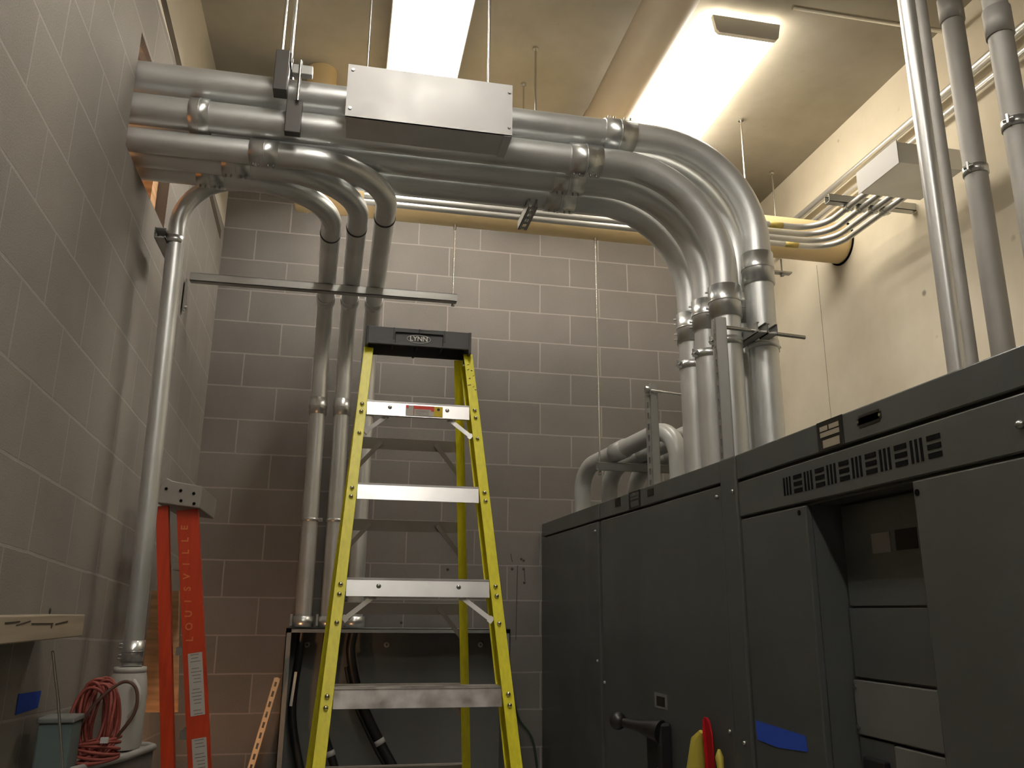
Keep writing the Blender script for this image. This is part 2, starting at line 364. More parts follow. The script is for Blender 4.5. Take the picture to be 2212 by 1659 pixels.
# ------------------------------------------------------------------ ceiling lamps
def wrap_light(x0, x1, y0, y1, zt, label, group=None, lensw=1.0):
    t = thing('ceiling_light', label, 'ceiling light', ((x0+x1)/2, (y0+y1)/2, zt-.1), group)
    b = MB().box(x0+.06, x1-.06, y0+.02, y1-.02, zt-.035, zt)
    part('housing', b, 'fixture', t)
    for y in (y0, y1):
        s = 1 if y == y1 else -1
        poly = [(x0, y, zt-.035), (x0+.015, y, zt-.115), (x0+.03, y, zt-.13), (x1-.03, y, zt-.13), (x1-.015, y, zt-.115), (x1, y, zt-.035)]
        part('end_cap', MB().prism(poly, (0, 0.022*s, 0)), 'fixture', t)
    l = MB(); prof = [(x0+.003, zt-.036), (x0+.016, zt-.110), (x0+.03, zt-.124), (x1-.03, zt-.124), (x1-.016, zt-.110), (x1-.003, zt-.036)]
    v = [(x, y0, z) for x, z in prof]+[(x, y1, z) for x, z in prof]; n = len(prof)
    l.add(v, [(i, i+1, n+i+1, n+i) for i in range(n-1)])
    part('lens', l, 'lens', t)
    return t
wrap_light(.64, 1.00, -1.80, -.58, ZC, 'glowing wraparound ceiling lamp right of the beige ceiling pipe')
# open strip lamps in a row above the ladder
def strip_light(y0, y1, label):
    t = thing('ceiling_light', label, 'ceiling light', (-.72, (y0+y1)/2, 2.38), 'row of open strip lamps')
    part('housing', MB().box(-.79, -.66, y0, y1, 2.52, 2.59), 'fixture', t)
    for sx in (-1, 1):
        xa = -.725+sx*.065; xb = -.725+sx*.18
        poly = [(xa, y0, 2.52), (xb, y0, 2.44), (xb, y0, 2.40), (xb+sx*.004, y0, 2.40), (xb+sx*.004, y0, 2.445), (xa, y0, 2.527)]
        part('reflector', MB().prism(poly, (0, y1-y0, 0)), 'fixture', t)
    for sx in (-.05, .05):
        part('lamp_tube', MB().cyl((-.725+sx-.03, y0+.05, 2.475), (-.725+sx-.03, y1-.05, 2.475), .016, 14), 'tube', t)
    for y in (y0+.3, y1-.3): part('hanger', MB().cyl((-.725, y, 2.59), (-.725, y, 2.60), .01, 8), 'rod', t)
strip_light(-1.95, -.42, 'glowing open strip lamp seen behind the large sheet metal box')
strip_light(-4.5, -3.0, 'assumed open strip lamp in the row, above the viewpoint')  # unseen, assumed from the bright reflection in the box cover
strip_light(-6.9, -5.4, 'assumed open strip lamp at the near end of the row')  # unseen, assumed from the glare on the ladder steps

# ------------------------------------------------------------------ conduits
def sleeve(parent, p0, p1, r, bolts=True, bdir=(0, -1, 0), screws=2):
    p0 = Vector(p0); p1 = Vector(p1); d = (p1-p0); L = d.length; d.normalize()
    m = MB(); m.ring(p0, p1, r, r*1.085+.002)
    m.ring(p0+d*(L*.48), p0+d*(L*.52), r*1.08, r*1.125+.002)
    c = part('coupling', m, 'galv_bright', parent)
    if bolts:
        bd = Vector(bdir).normalized()
        for k in (.15, .33, .67, .85):
            q = p0+d*(L*k); part('set_screw', MB().cyl(q+bd*r*.95, q+bd*(r*1.12+.011), .004, 8), 'screw', c)
    return c
def strap(parent, c, axis, r, w=.03, ear=(0, -1, 0)):
    c = Vector(c); d = Vector(axis).normalized(); e = Vector(ear).normalized()
    m = MB(); m.ring(c-d*w/2, c+d*w/2, r, r+.004)
    m.obox(c+e*(r+.012), e, d, e.cross(d), .014, w/2, .003)
    s = part('strap', m, 'galv_bright', parent)
    b = MB(); b.cyl(c+e*(r+.014)-e.cross(d)*.016, c+e*(r+.014)+e.cross(d)*.016, .007, 8)
    part('strap_bolt', b, 'screw', s)
R4 = .0572
rows = [(-2.13, 'nearest'), (-1.965, 'middle'), (-1.80, 'farthest')]
big_lab = {
 (0, 0): 'large steel conduit of the top layer, nearest, with the outermost elbow beside the bright lamp',
 (0, 1): 'large steel conduit of the top layer, second, mostly hidden behind the outermost elbow',
 (0, 2): 'large steel conduit of the top layer, farthest from the viewer, hidden behind the other two',
 (1, 0): 'large steel conduit of the lower layer, nearest, passing just under the sheet metal box',
 (1, 1): 'large steel conduit of the lower layer, middle one, its riser second from left',
 (1, 2): 'large steel conduit of the lower layer, farthest, with the innermost elbow against the block wall'}
for li, (zz, xv) in enumerate(((1.628, .608), (1.494, .454))):
    for ri, (yy, nm) in enumerate(rows):
        t = thing('steel_conduit', big_lab[(li, ri)], 'conduit', (xv, yy, .255), 'six large steel conduits bending down to the switchgear')
        path = fillet([(XL-.25, yy, zz), (xv, yy, zz), (xv, yy, .252)], [.43], 16)
        part('pipe', MB().tube(path, R4, 28), 'galv', t)
        xc = (.027, .0, -.02)[ri] if li == 0 else (-.12, -.147, -.14)[ri]
        sleeve(t, (xc-.066, yy, zz), (xc+.066, yy, zz), R4, True, (0, -.35, 1) if (li == 0 and ri == 0) else (0, -.1, -1))
        zc = 1.083 if (li == 0 and ri == 0) else (.96 if li == 0 else .928)
        sleeve(t, (xv, yy, zc-.066), (xv, yy, zc+.066), R4, True, (1, .1, 0) if li == 0 else (-1, .3, 0))
        if li == 1 or ri == 0:
            strap(t, (xv, yy, .76), (0, 0, 1), R4, .032, (1, .25, 0) if li == 0 else (-1, -.2, 0))
        if ri == 0 and li == 1: sleeve(t, (-1.63, yy, zz), (-1.56, yy, zz), R4, False)
R3 = .0445
mid = [(-2.10, -.887, -1.14, 'nearest'), (-1.99, -.997, -1.27, 'middle'), (-1.885, -1.105, -1.38, 'lowest-looking')]
mlab = ['mid sized steel conduit, rightmost of the three left risers against the block wall',
        'mid sized steel conduit, middle of the three left risers against the block wall',
        'mid sized steel conduit, leftmost of the three left risers against the block wall']
for k, (yy, xe, xs, nm) in enumerate(mid):
    xw = (-.893, -1.03, -1.165)[k]
    t = thing('steel_conduit', mlab[k], 'conduit', (xw, -.23, -.36), 'three left risers running down to the open panel box')
    path = fillet([(XL-.22, yy, 1.385), (xe, yy, 1.385), (xw, -.23, 1.385), (xw, -.23, -.355)], [.33, .33], 14)
    part('pipe', MB().tube(path, R3, 24), 'galv', t)
    xc = (-1.36, -1.47, -1.578)[k]
    sleeve(t, (xc-.052, yy, 1.385), (xc+.052, yy, 1.385), R3, True, (0, -.2, -1))
    y1 = yy+.40; fx = xe+(xw-xe)*0.25
    yr = (-1.665, -1.54, -1.45)[k]; f1 = (yr-yy)/(-.23-yy); x1 = xe+(xw-xe)*f1
    m = MB(); m.ring((x1, yr-.004, 1.385), (x1+(xw-xe)*.03, yr+.006, 1.385), R3, R3+.003); part('joint_ring', m, 'clamp_dark', t)
    y2 = -.60; f2 = (y2-yy)/(-.23-yy); x2 = xe+(xw-xe)*f2
    sleeve(t, (x2, y2-.05, 1.385), (x2, y2+.03, 1.385), R3, False)
    sleeve(t, (xw, -.23, .815), (xw, -.23, .91), R3, False)
    strap(t, (xw, -.23, .215), (0, 0, 1), R3, .02, (1, -.3, 0))
    m = MB(); m.ring((xw, -.23, -.355), (xw, -.23, -.30), R3, R3+.012); m.box(xw-R3-.022, xw-R3-.010, -.25, -.21, -.35, -.29); part('locknut_hub', m, 'galv_bright', t)
# wall conduit in the left corner
t = thing('steel_conduit', 'single steel conduit climbing the left wall to an elbow under the pipe bundle', 'conduit', (-1.705, -1.80, ZF))
path = fillet([(-1.672, -1.80, -.52), (-1.705, -1.80, 1.41), (-1.25, -1.80, 1.41)], [.22], 12)
part('pipe', MB().tube(path, .033, 20), 'galv', t)
strap(t, (-1.705, -1.80, 1.13), (0, 0, 1), .033, .03, (-1, -.2, 0))
sleeve(t, (-1.674, -1.80, -.445), (-1.675, -1.80, -.375), .033, True, (-1, -.6, 0))
part('lower_pipe', MB().tube([(-1.66, -1.80, ZF), (-1.673, -1.80, -.42)], .030, 16), 'galv', t)
# strut stub it is clamped to
def strut_mb(p0, p1, open_dir, s=.041, slots=True, th=.0028, pitch=.05):
    """C channel from p0 to p1 (centre line), open towards open_dir, slotted back"""
    m = MB(); p0 = Vector(p0); p1 = Vector(p1); d = (p1-p0); L = d.length; d.normalize()
    o = Vector(open_dir); o = (o-d*o.dot(d)).normalized(); a = d.cross(o); h = s/2; c = (p0+p1)/2
    m.obox(c+a*(h-th/2), d, a, o, L/2, th/2, h); m.obox(c-a*(h-th/2), d, a, o, L/2, th/2, h)
    m.obox(c+a*(h-.0045)+o*(h-th/2), d, a, o, L/2, .0045, th/2); m.obox(c-a*(h-.0045)+o*(h-th/2), d, a, o, L/2, .0045, th/2)
    if slots:
        m.obox(c+a*(h*.68)-o*(h-th/2), d, a, o, L/2, h*.32, th/2); m.obox(c-a*(h*.68)-o*(h-th/2), d, a, o, L/2, h*.32, th/2)
        n = max(1, int(L/pitch))
        for i in range(n+1):
            x = min(L, i*pitch); m.obox(p0+d*min(max(x, .0055), L-.0055)-o*(h-th/2), d, a, o, .011, h*.4, th/2)
    else: m.obox(c-o*(h-th/2), d, a, o, L/2, h, th/2)
    return m
def strut(name, p0, p1, od, label, group=None, mt='strut', **k):
    m = strut_mb(p0, p1, od, **k); o = link_mesh(name, m, mt); return tag(o, label, 'strut channel', group)
strut('strut_channel', (-1.745, -1.87, 1.13), (-1.745, -1.66, 1.13), (1, 0, 0), 'short slotted strut stub clamping the conduit on the left wall')
# trapeze under mid layer near the small slotted end
strut('strut_channel', (-.275, -1.88, 1.413), (-.275, -1.66, 1.413), (0, 0, 1), 'slotted strut poking out under the large conduits left of their elbows')
# horizontal strut under the three runs, hung from the pipe
strut('strut_channel', (-1.80, -.93, 1.318), (-.47, -.93, 1.318), (0, 0, 1), 'long level strut under the three conduit runs, reaching from the left wall', slots=False)
def rod(label, p0, p1, r=.0048, cap=None, group=None, bright='rod'):
    t = thing('threaded_rod', label, 'threaded rod', (p0[0], p0[1], min(p0[2], p1[2])), group)
    part('shaft', MB().cyl(p0, p1, r, 10), bright, t)
    if cap == 'anchor':
        top = p0 if p0[2] > p1[2] else p1
        part('anchor_nut', MB().cyl((top[0], top[1], top[2]-.012), top, .016, 10), bright, t)
    if cap == 'nut':
        top = p0 if p0[2] > p1[2] else p1
        part('coupling_nut', MB().cyl((top[0], top[1], top[2]-.03), top, .009, 6), bright, t)
    lo = p0 if p0[2] < p1[2] else p1
    part('lower_nut', MB().cyl((lo[0], lo[1], lo[2]), (lo[0], lo[1], lo[2]+.012), .010, 6), 'screw', t)
    return t
rod('threaded rod below the beige pipe holding the right end of the long level strut', (-.487, -.91, 1.755), (-.487, -.91, 1.285), cap='nut')
rod('longest threaded rod, hanging in front of the block wall to the grey pipe strut', (.305, -.91, 1.755), (.305, -.91, .42), cap='nut')
rod('threaded rod from the ceiling, taller of the two above the top large conduit', (-.142, -1.351, ZC), (-.142, -1.351, 1.95), .006, 'anchor')
rod('threaded rod from the ceiling, shorter looking one above the top large conduit', (-.138, -1.037, ZC), (-.138, -1.037, 2.15), .005, 'anchor')
rod('threaded rod from the ceiling beside the outermost elbow, right of the lamp', (1.214, -.966, ZC), (1.214, -.966, 1.66), .005, 'anchor')
rod('threaded rod from the ceiling close to the right concrete wall', (1.70, -.44, ZC), (1.70, -.44, 2.0), .006, 'anchor')
rod('thin rod left of the strip lamp going up from the sheet metal box', (-1.0, -2.28, ZC), (-1.0, -2.28, 1.63), .0045, 'anchor')
rod('thin rod right of the strip lamp going up from the sheet metal box', (-.543, -2.28, ZC), (-.543, -2.28, 1.63), .0045, 'anchor')
# pipe hangers left of the box
strut('strut_channel', (-1.30, -2.24, 1.715), (-1.30, -1.6, 1.715), (0, 0, 1), 'dark cross strut resting on top of the large conduits left of the sheet metal box', slots=False, mt='clamp_dark')
t = thing('pipe_hanger', 'dark metal hanger clamping the large conduits left of the sheet metal box', 'pipe hanger', (-1.28, -2.22, 1.40))
m = MB(); m.box(-1.335, -1.285, -2.255, -2.195, 1.565, 1.735); part('upper_clamp', m, 'clamp_dark', t, bevel=.003)
m = MB(); m.box(-1.275, -1.20, -2.235, -2.205, 1.655, 1.695); part('bracket', m, 'strut', t, bevel=.003)
m = MB(); m.cyl((-1.245, -2.235, 1.54), (-1.245, -2.235, 1.71), .006, 10); part('bolt', m, 'rod', t)
m = MB(); m.box(-1.285, -1.228, -2.225, -2.19, 1.415, 1.55); part('lower_clamp', m, 'clamp_dark', t, bevel=.003)
rod('left rod of the pair going up from the dark pipe hanger', (-1.318, -2.22, ZC), (-1.318, -2.22, 1.73), .006, 'anchor')
rod('right brighter rod of the pair going up from the dark pipe hanger', (-1.283, -2.22, ZC), (-1.283, -2.22, 1.71), .006, 'anchor')

# ------------------------------------------------------------------ sheet metal junction box
t = thing('junction_box', 'large sheet metal pull box hanging in front of the conduit bundle under the strip lamp', 'electrical box', (-.76, -2.28, 1.425))
bx0, bx1, by0, by1, bz0, bz1 = -1.068, -.462, -2.352, -2.2, 1.425, 1.638
m = MB(); m.box(bx0+.004, bx1-.004, by0+.004, by1, bz0+.004, bz1); part('body', m, 'galv', t, 'dark galvanized body')
m = MB(); m.box(bx0, bx1, by0, by0+.003, bz0, bz1+.002); part('cover', m, 'sheet', t, 'bright brushed front cover')
m = MB(); m.box(bx0, bx1, by0, by0+.018, bz0, bz0+.003); m.box(bx1-.03, bx1, by0+.002, by1+.004, bz0-.002, bz0+.002); part('flange', m, 'galv', t)
for (x, z) in ((bx0+.018, bz1-.02), (bx0+.016, bz0+.035), (bx1-.012, bz1-.03), (bx1-.012, bz0+.035)):
    part('screw', MB().cyl((x, by0-.004, z), (x, by0, z), .006, 10), 'screw', t)

# ------------------------------------------------------------------ beige pipes
t = thing('beige_pipe', 'thick beige pipe crossing in front of the block wall into the right concrete wall', 'pipe', (.4, -.91, 1.755))
part('pipe', MB().tube([(-1.30, -.91, 1.875), (XR-.001, -.91, 1.875)], .12, 40), 'beige', t)
part('riser', MB().cyl((-1.245, -.91, 1.90), (-1.245, -.91, ZC-.001), .079, 32), 'beige', t)
part('end_cap', MB().tube([(-1.335, -.91, 1.875), (-1.325, -.91, 1.875), (-1.27, -.91, 1.875)], 0, 40, True, [.10, .123, .123]), 'beige', t)
part('wall_collar', MB().ring((XR-.006, -.91, 1.875), (XR+.01, -.91, 1.875), .118, .132, 36), 'gear_dark', t, 'dark sealing gap')
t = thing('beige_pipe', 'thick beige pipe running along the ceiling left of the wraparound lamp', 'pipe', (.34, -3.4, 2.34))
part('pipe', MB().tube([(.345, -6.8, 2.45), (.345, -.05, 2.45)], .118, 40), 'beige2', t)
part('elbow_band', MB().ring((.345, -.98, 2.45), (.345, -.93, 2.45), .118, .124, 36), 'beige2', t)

# ------------------------------------------------------------------ small conduits on the right
labs = ['highest-looking of the four small parallel conduits bending up to the right wall box',
        'second from the top of the four small parallel conduits bending to the right wall box',
        'third from the top of the four small parallel conduits bending to the right wall box',
        'lowest of the four small parallel conduits bending to the right wall box']
for k in range(4):
    yy = -.84-.062*k; xx = 1.555+.062*k; zz = 1.925-.0*k
    t = thing('small_conduit', labs[k], 'conduit', (1.0, yy, zz), 'four small conduits beside the thick beige pipe')
    yy = (-.78, -.85, -.92, -.985)[k]; zz = (2.02, 2.02, 2.02, 2.02)[k]
    zz = 1.99
    yy = (-.80, -.89, -.97, -1.05)[k]; zz = 2.0+.0
    yy = (-1.307, -1.234, -1.166, -1.10)[k]; zz = 1.74
    xx = (1.447, 1.52, 1.59, 1.655)[k]
    path = fillet([(-.98, yy, zz), (xx, yy, zz), (xx, -1.815, zz)], [.16], 10)
    part('pipe', MB().tube(path, .0165, 16), 'emt', t)
    cl = MB(); cl.ring((xx, -1.58, zz), (xx, -1.555, zz), .0165, .021, 16); cl.box(xx+.014, xx+.030, -1.58, -1.555, zz-.012, zz-.004); part('clamp', cl, 'galv_bright', t)
    part('end_connector', MB().ring((xx, -1.80, zz), (xx, -1.765, zz), .0165, .022, 16), 'galv_bright', t)
    if k in (0, 3): part('yellow_marking', MB().ring((xx-.30, yy, zz), (xx-.22, yy, zz), .0165, .0169, 16), 'yellow_mark', t, 'worn yellow printing')
strut('strut_channel', (1.335, -1.565, 1.777), (XR-.005, -1.565, 1.777), (0, 0, 1), 'short strut bracket carrying the four small conduits on the right wall', slots=False)
t = thing('small_junction_box', 'grey sheet metal box beside the right wall where the four small conduits end', 'electrical box', (1.52, -1.95, 1.69))
m = MB(); m.box(1.353, 1.68, -2.10, -1.805, 1.685, 1.79); part('body', m, 'galv', t, bevel=.002)
m = MB(); m.box(1.348, 1.353, -2.105, -1.80, 1.680, 1.795); part('cover', m, 'boxpaint', t, 'pale grey side cover')
for (l, z, r, x, y0) in (('upper and brighter of the two conduits running along the top of the right wall', 2.21, .022, 1.79, -.12), ('lower and thinner of the two conduits running along the top of the right wall', 2.11, .015, 1.80, -.2)):
    t = thing('steel_conduit', l, 'conduit', (x, -2, z)); part('pipe', MB().cyl((x, y0, z), (x, -6.5, z), r, 16), 'emt', t)
    for y in (-2.6, -4.2): part('strap', MB().ring((x, y-.015, z), (x, y+.015, z), r, r+.004, 16), 'strut', t)
t = thing('hanger_plate', 'small plate with a nut on the rod end below the thick beige pipe at right', 'hanger', (1.47, -.86, 1.66))
part('plate', MB().box(1.41, 1.52, -.88, -.84, 1.668, 1.678), 'strut', t); part('rod_end', MB().cyl((1.465, -.86, 1.65), (1.465, -.86, 1.76), .005, 8), 'strut', t); part('nut', MB().cyl((1.465, -.86, 1.652), (1.465, -.86, 1.667), .012, 6), 'strut', t)

# ------------------------------------------------------------------ risers at the far right, standing on the near cabinet
ris = [(.505, -3.27, .0224, 'slim bright riser on the near cabinet, leftmost of the group at the right edge'),
       (.829, -2.95, .0224, 'slim dull riser on the near cabinet, second from left at the right edge'),
       (1.062, -2.83, .0365, 'thick grey riser with clamps at the right edge, third from left'),
       (.98, -3.10, .0365, 'thick grey riser with couplings at the right edge, fourth from left'),
       (1.18, -3.08, .0445, 'thickest riser at the very right edge')]
for k, (x, y, r, l) in enumerate(ris):
    t = thing('steel_conduit', l, 'conduit', (x, y, .252), 'risers on the near switchgear cabinet')
    part('pipe', MB().cyl((x, y, .252), (x, y, ZC), r, 24), 'emt' if k == 0 else 'galv_dull', t)
    if k >= 2:
        for z in ((1.80,) if k == 2 else (1.52,)): part('coupling', MB().ring((x, y, z), (x, y, z+.10), r, r+.005), 'galv_dull', t)
        for z in (1.2,): strap(t, (x, y, z), (0, 0, 1), r, .03, (-1, -.5, 0))
strut('strut_channel', (.95, -2.75, 2.16), (1.80, -2.75, 2.16), (0, -1, 0), 'slotted strut high behind the risers at the right edge')
t = thing('steel_conduit', 'thin pipe crossing under the ceiling behind the risers at the right edge', 'conduit', (1.2, -2.3, 2.5)); part('pipe', MB().cyl((.95, -2.02, 2.50), (1.83, -2.02, 2.50), .012, 12), 'rod', t)

# ------------------------------------------------------------------ struts standing on the cabinets
strut('strut_channel', (.335, -1.60, .252), (.335, -1.60, .72), (1, .2, 0), 'upright slotted strut left of the large risers with a bolted rod')
strut('strut_channel', (.352, -2.28, .252), (.352, -2.28, .80), (1, -.2, 0), 'upright slotted strut in front of the second large riser')
t = thing('threaded_rod', 'short level rod from the left upright strut to the farthest large riser', 'threaded rod', (.33, -1.63, .70)); part('shaft', MB().cyl((.30, -1.63, .69), (.60, -1.63, .665), .006, 10), 'rod', t); part('nut', MB().cyl((.295, -1.63, .69), (.31, -1.63, .69), .016, 6), 'screw', t); part('washer_plate', MB().box(.311, .3145, -1.65, -1.61, .665, .715), 'strut', t)
t = thing('threaded_rod', 'thick level rod passing through the pair of end-on struts between the big risers', 'threaded rod', (.55, -2.24, .78)); part('shaft', MB().cyl((.375, -2.24, .785), (.725, -2.24, .768), .008, 12), 'rod', t)
strut('strut_channel', (.532, -2.27, .785), (.532, -1.62, .785), (0, 0, 1), 'left one of the two end-on struts squeezed between the big risers', 'pair of struts between the risers', slots=False)
strut('strut_channel', (.575, -2.27, .782), (.575, -2.20, .782), (0, 0, 1), 'right one of the two end-on struts squeezed between the big risers', 'pair of struts between the risers', slots=False)

# ------------------------------------------------------------------ grey plastic bends behind the cabinets
gl = ['grey plastic conduit bend, leftmost and frontmost, looping over onto the middle cabinet',
      'grey plastic conduit bend, second from left behind the middle cabinet',
      'grey plastic conduit bend, third from left behind the middle cabinet']
for k in range(3):
    a = (.30+.155*k, -.60, 0); b = (.535+.155*k, -1.40, 0)
    t = thing('plastic_conduit', gl[k], 'conduit', (a[0], a[1], .252), 'grey plastic bends on the far cabinets')
    path = fillet([(a[0], a[1], .252), (a[0], a[1], .50), (b[0]-.0, b[1]+.0, .60), (b[0], b[1], .252)], [.14, .15], 12)
    part('pipe', MB().tube(path, .0445, 24), 'pvc', t)
    mx = Vector(a)*.62+Vector(b)*.38; my = Vector(a)*.5+Vector(b)*.5
    zz = lambda f: .50+.10*f
    part('socket', MB().ring((mx.x, mx.y, zz(.38)), (my.x, my.y, zz(.5)), .044, .050), 'pvc', t)
strut('strut_channel', (.285, -.93, .462), (.80, -.93, .462), (0, -.3, 1), 'level strut under the grey plastic bends, held by the longest rod', slots=False)

# ------------------------------------------------------------------ switchgear
def yaw_quad(x0, y0, x1, y1):
    """front line from far (x0,y0) to near (x1,y1); returns function f(s, d) -> (x, y)"""
    a = Vector((x0, y0)); b = Vector((x1, y1)); u = (b-a); L = u.length; u.normalize(); nrm = Vector((-u.y, u.x))
    if nrm.x < 0: nrm = -nrm
    return lambda s, d: tuple(a+u*s+nrm*d), L
def panel(mb, F, s0, s1, d0, d1, z0, z1):
    c = [F(s0, d0), F(s1, d0), F(s1, d1), F(s0, d1)]
    mb.prism([(x, y, z0) for x, y in c], (0, 0, z1-z0)); return mb
ZT = .25
# near cabinet
F, L = yaw_quad(.30, -2.445, .30, -5.0)
t = thing('switchgear_cabinet', 'near dark grey switchgear cabinet with louvres and an open recess', 'electrical cabinet', (.8, -3.7, ZF), 'switchgear line-up along the right wall')
m = MB(); panel(m, F, 0, L, .12, 1.15, ZF, ZT-.002); panel(m, F, .0, .41, .022, .12, ZF, .035); panel(m, F, .875, L, .022, .12, ZF, .035); panel(m, F, 0, L, .022, .12, .035, ZT-.002)
part('body', m, 'gear', t)
m = MB(); panel(m, F, 0, L, 0, .022, .166, ZT); part('top_fascia', m, 'gear', t, bevel=.004)
m = MB(); panel(m, F, .0, L, .002, .022, .041, .157); part('vent_band', m, 'gear', t, bevel=.004)
m = MB()
for g in range(12):
    y0 = .297+g*.0585
    if g % 2 == 0:
        for j in range(3): panel(m, F, y0+j*.017, y0+j*.017+.008, .0005, .003, .073, .127)
    else:
        for j in range(3): panel(m, F, y0, y0+.045, .0005, .003, .074+j*.020, .074+j*.020+.012)
part('louvre_slots', m, 'gear_dark', t)
m = MB(); panel(m, F, .012, .408, 0, .022, ZF+.1, .033)
dn = part('door', m, 'gear', t, 'narrow door left of the recess', bevel=.004)
m = MB(); m.cyl((.2985, -2.82, .015), (.305, -2.82, .015), .008, 10); part('door_screw', m, 'gear_dark', dn)
m = MB(); panel(m, F, .875, L, 0, .022, ZF+.1, .033); dn = part('door', m, 'gear', t, 'wide door right of the recess', bevel=.004)
m = MB(); m.cyl((.2985, -3.335, .005), (.305, -3.335, .005), .008, 10); part('door_screw', m, 'gear_dark', dn)
m = MB(); panel(m, F, .42, .87, .104, .12, -.245, .03); part('recess_panel', m, 'gear', t, bevel=.002)
m = MB(); panel(m, F, .42, .87, .100, .12, -.43, -.25); part('recess_panel', m, 'gear', t, bevel=.002)
m = MB(); panel(m, F, .42, .87, .092, .12, -.575, -.437); pp = part('recess_panel', m, 'recess', t, bevel=.003)
for z in (-.455, -.555): part('panel_screw', MB().cyl((.388, -2.875, z), (.393, -2.875, z), .006, 8), 'screw', pp)
m = MB(); panel(m, F, .57, .87, .092, .12, -.9, -.583); part('recess_panel', m, 'recess', t, bevel=.003)
m = MB(); panel(m, F, .42, .565, .096, .12, -.9, -.58); lp = part('latch_panel', m, 'gear', t, bevel=.002)
m = MB(); panel(m, F, .455, .545, .075, .096, -.66, -.625); part('latch', m, 'black', lp, bevel=.004)
m = MB(); panel(m, F, .551, .629, .1025, .104, -.110, -.058); part('warning_label', m, 'paper_line', t)
m = MB(); panel(m, F, .651, .735, .1025, .104, -.108, -.056); part('rating_plate', m, 'plate_dark', t)
m = MB(); panel(m, F, .505, .63, -.0015, .0, .168, .2495); np_ = part('nameplate', m, 'plate_dark', t, 'dark nameplate with tan printed fields')
m = MB()
for (a, b, z0, z1) in ((.52, .558, .222, .235), (.565, .612, .222, .235), (.52, .612, .205, .218), (.53, .61, .174, .196)): panel(m, F, a, b, -.0022, -.0015, z0, z1)
part('print_fields', m, 'plate_light', np_)
m = MB(); panel(m, F, .70, .785, -.0015, 0, .196, .228); panel(m, F, .692, .793, -.0015, 0, .203, .221); np_ = part('nameplate', m, 'plate_dark', t, 'small dark plate with two rivets')
m = MB(); m.cyl((.2965, -2.445-.698, .212), (.2985, -2.445-.698, .212), .004, 8); m.cyl((.2965, -2.445-.787, .212), (.2985, -2.445-.787, .212), .004, 8); part('plate_rivets', m, 'screw', np_)
part('bolt', MB().sphere((.297, -3.66, .095), .009), 'screw', t)
# corner post between near and middle
F2, L2 = yaw_quad(.296, -2.33, .30, -2.44)
t = thing('cabinet_post', 'narrow grey vertical post between the near and the middle cabinet', 'cabinet trim', (.33, -2.385, ZF))
part('post', panel(MB(), F2, 0, L2, -.004, .05, ZF, ZT), 'gear', t, bevel=.006)
for z in (.13, -.66): part('bolt', MB().sphere((.292, -2.425 if z > 0 else -2.40, z+0.0), .007), 'screw', t)
# middle cabinet
F, L = yaw_quad(.246, -1.08, .298, -2.325)
t = thing('switchgear_cabinet', 'middle dark grey switchgear cabinet with the black ball handle', 'electrical cabinet', (.8, -1.7, ZF), 'switchgear line-up along the right wall')
m = MB(); panel(m, F, 0, L, .022, 1.1, ZF, ZT-.002); part('body', m, 'gear', t)
m = MB(); panel(m, F, 0, L, 0, .022, .172, ZT); part('top_fascia', m, 'gear', t, bevel=.004)
m = MB(); panel(m, F, .012, L-.005, 0, .022, ZF+.1, .163); dn = part('door', m, 'gear', t, bevel=.004)
for (s, z) in ((.03, -.58), (L-.03, .128), (L-.03, -.64)):
    x, y = F(s, -.002); part('door_bolt', MB().sphere((x, y, z), .007), 'screw', dn)
def fbox(s0, s1, d0, d1, z0, z1): return panel(MB(), F, s0, s1, d0, d1, z0, z1)
m = fbox(.60, .72, -.001, .003, -.628, -.572); fr = part('sight_frame', m, 'panel', dn)
part('sight_glass', fbox(.622, .70, -.002, .0, -.618, -.584), 'plate_dark', fr)
part('nameplate', fbox(.215, .285, -.0015, 0, .205, .245), 'plate_dark', t, 'small dark square plate')
m = fbox(.39, .52, -.0015, 0, .176, .2495); np_ = part('nameplate', m, 'plate_dark', t, 'dark nameplate with printed fields')
m = MB()
for (a, b, z0, z1) in ((.405, .505, .228, .242), (.405, .505, .214, .224), (.415, .5, .182, .206)): panel(m, F, a, b, -.0022, -.0015, z0, z1)
part('print_fields', m, 'gear', np_)
part('nameplate', fbox(.60, .665, -.0015, 0, .205, .235), 'plate_dark', t, 'small worn dark plate')
# handle
h = MB(); 
x0, y0 = F(.62, -.004)
c0 = F(.60, 0); 
hb = part('handle_base', panel(MB(), F, .625, .755, -.055, 0, -1.05, -.668), 'black', t, 'black handle housing', bevel=.012)
m = MB(); A = Vector((.215, -1.80, -.695)); B = Vector((.12, -1.667, -.679))
m.tube([A+Vector((.02, -.03, -.005)), A, A*.55+B*.45, B], 0, 14, True, [.042, .038, .020, .015])
m.sphere(B, .033, 18, 12); part('ball_handle', m, 'black', t, 'black lever ending in a ball')
# far cabinet
F, L = yaw_quad(.208, -.02, .243, -1.072)
t = thing('switchgear_cabinet', 'far grey switchgear cabinet with a bluish sheen against the block wall', 'electrical cabinet', (.8, -.5, ZF), 'switchgear line-up along the right wall')
m = MB(); panel(m, F, 0, L, .022, 1.15, ZF, ZT-.002); part('body', m, 'gear', t)
m = MB(); panel(m, F, 0, L, 0, .022, .172, ZT); part('top_fascia', m, 'gear', t, bevel=.004)
m = MB(); panel(m, F, .0, L-.012, 0, .022, ZF+.1, .163); dn = part('door', m, 'gear', t, bevel=.004)
for (s, z) in ((L-.05, .12), (L-.05, -.49)):
    x, y = F(s, -.002); part('door_bolt', MB().sphere((x, y, z), .006), 'screw', dn)
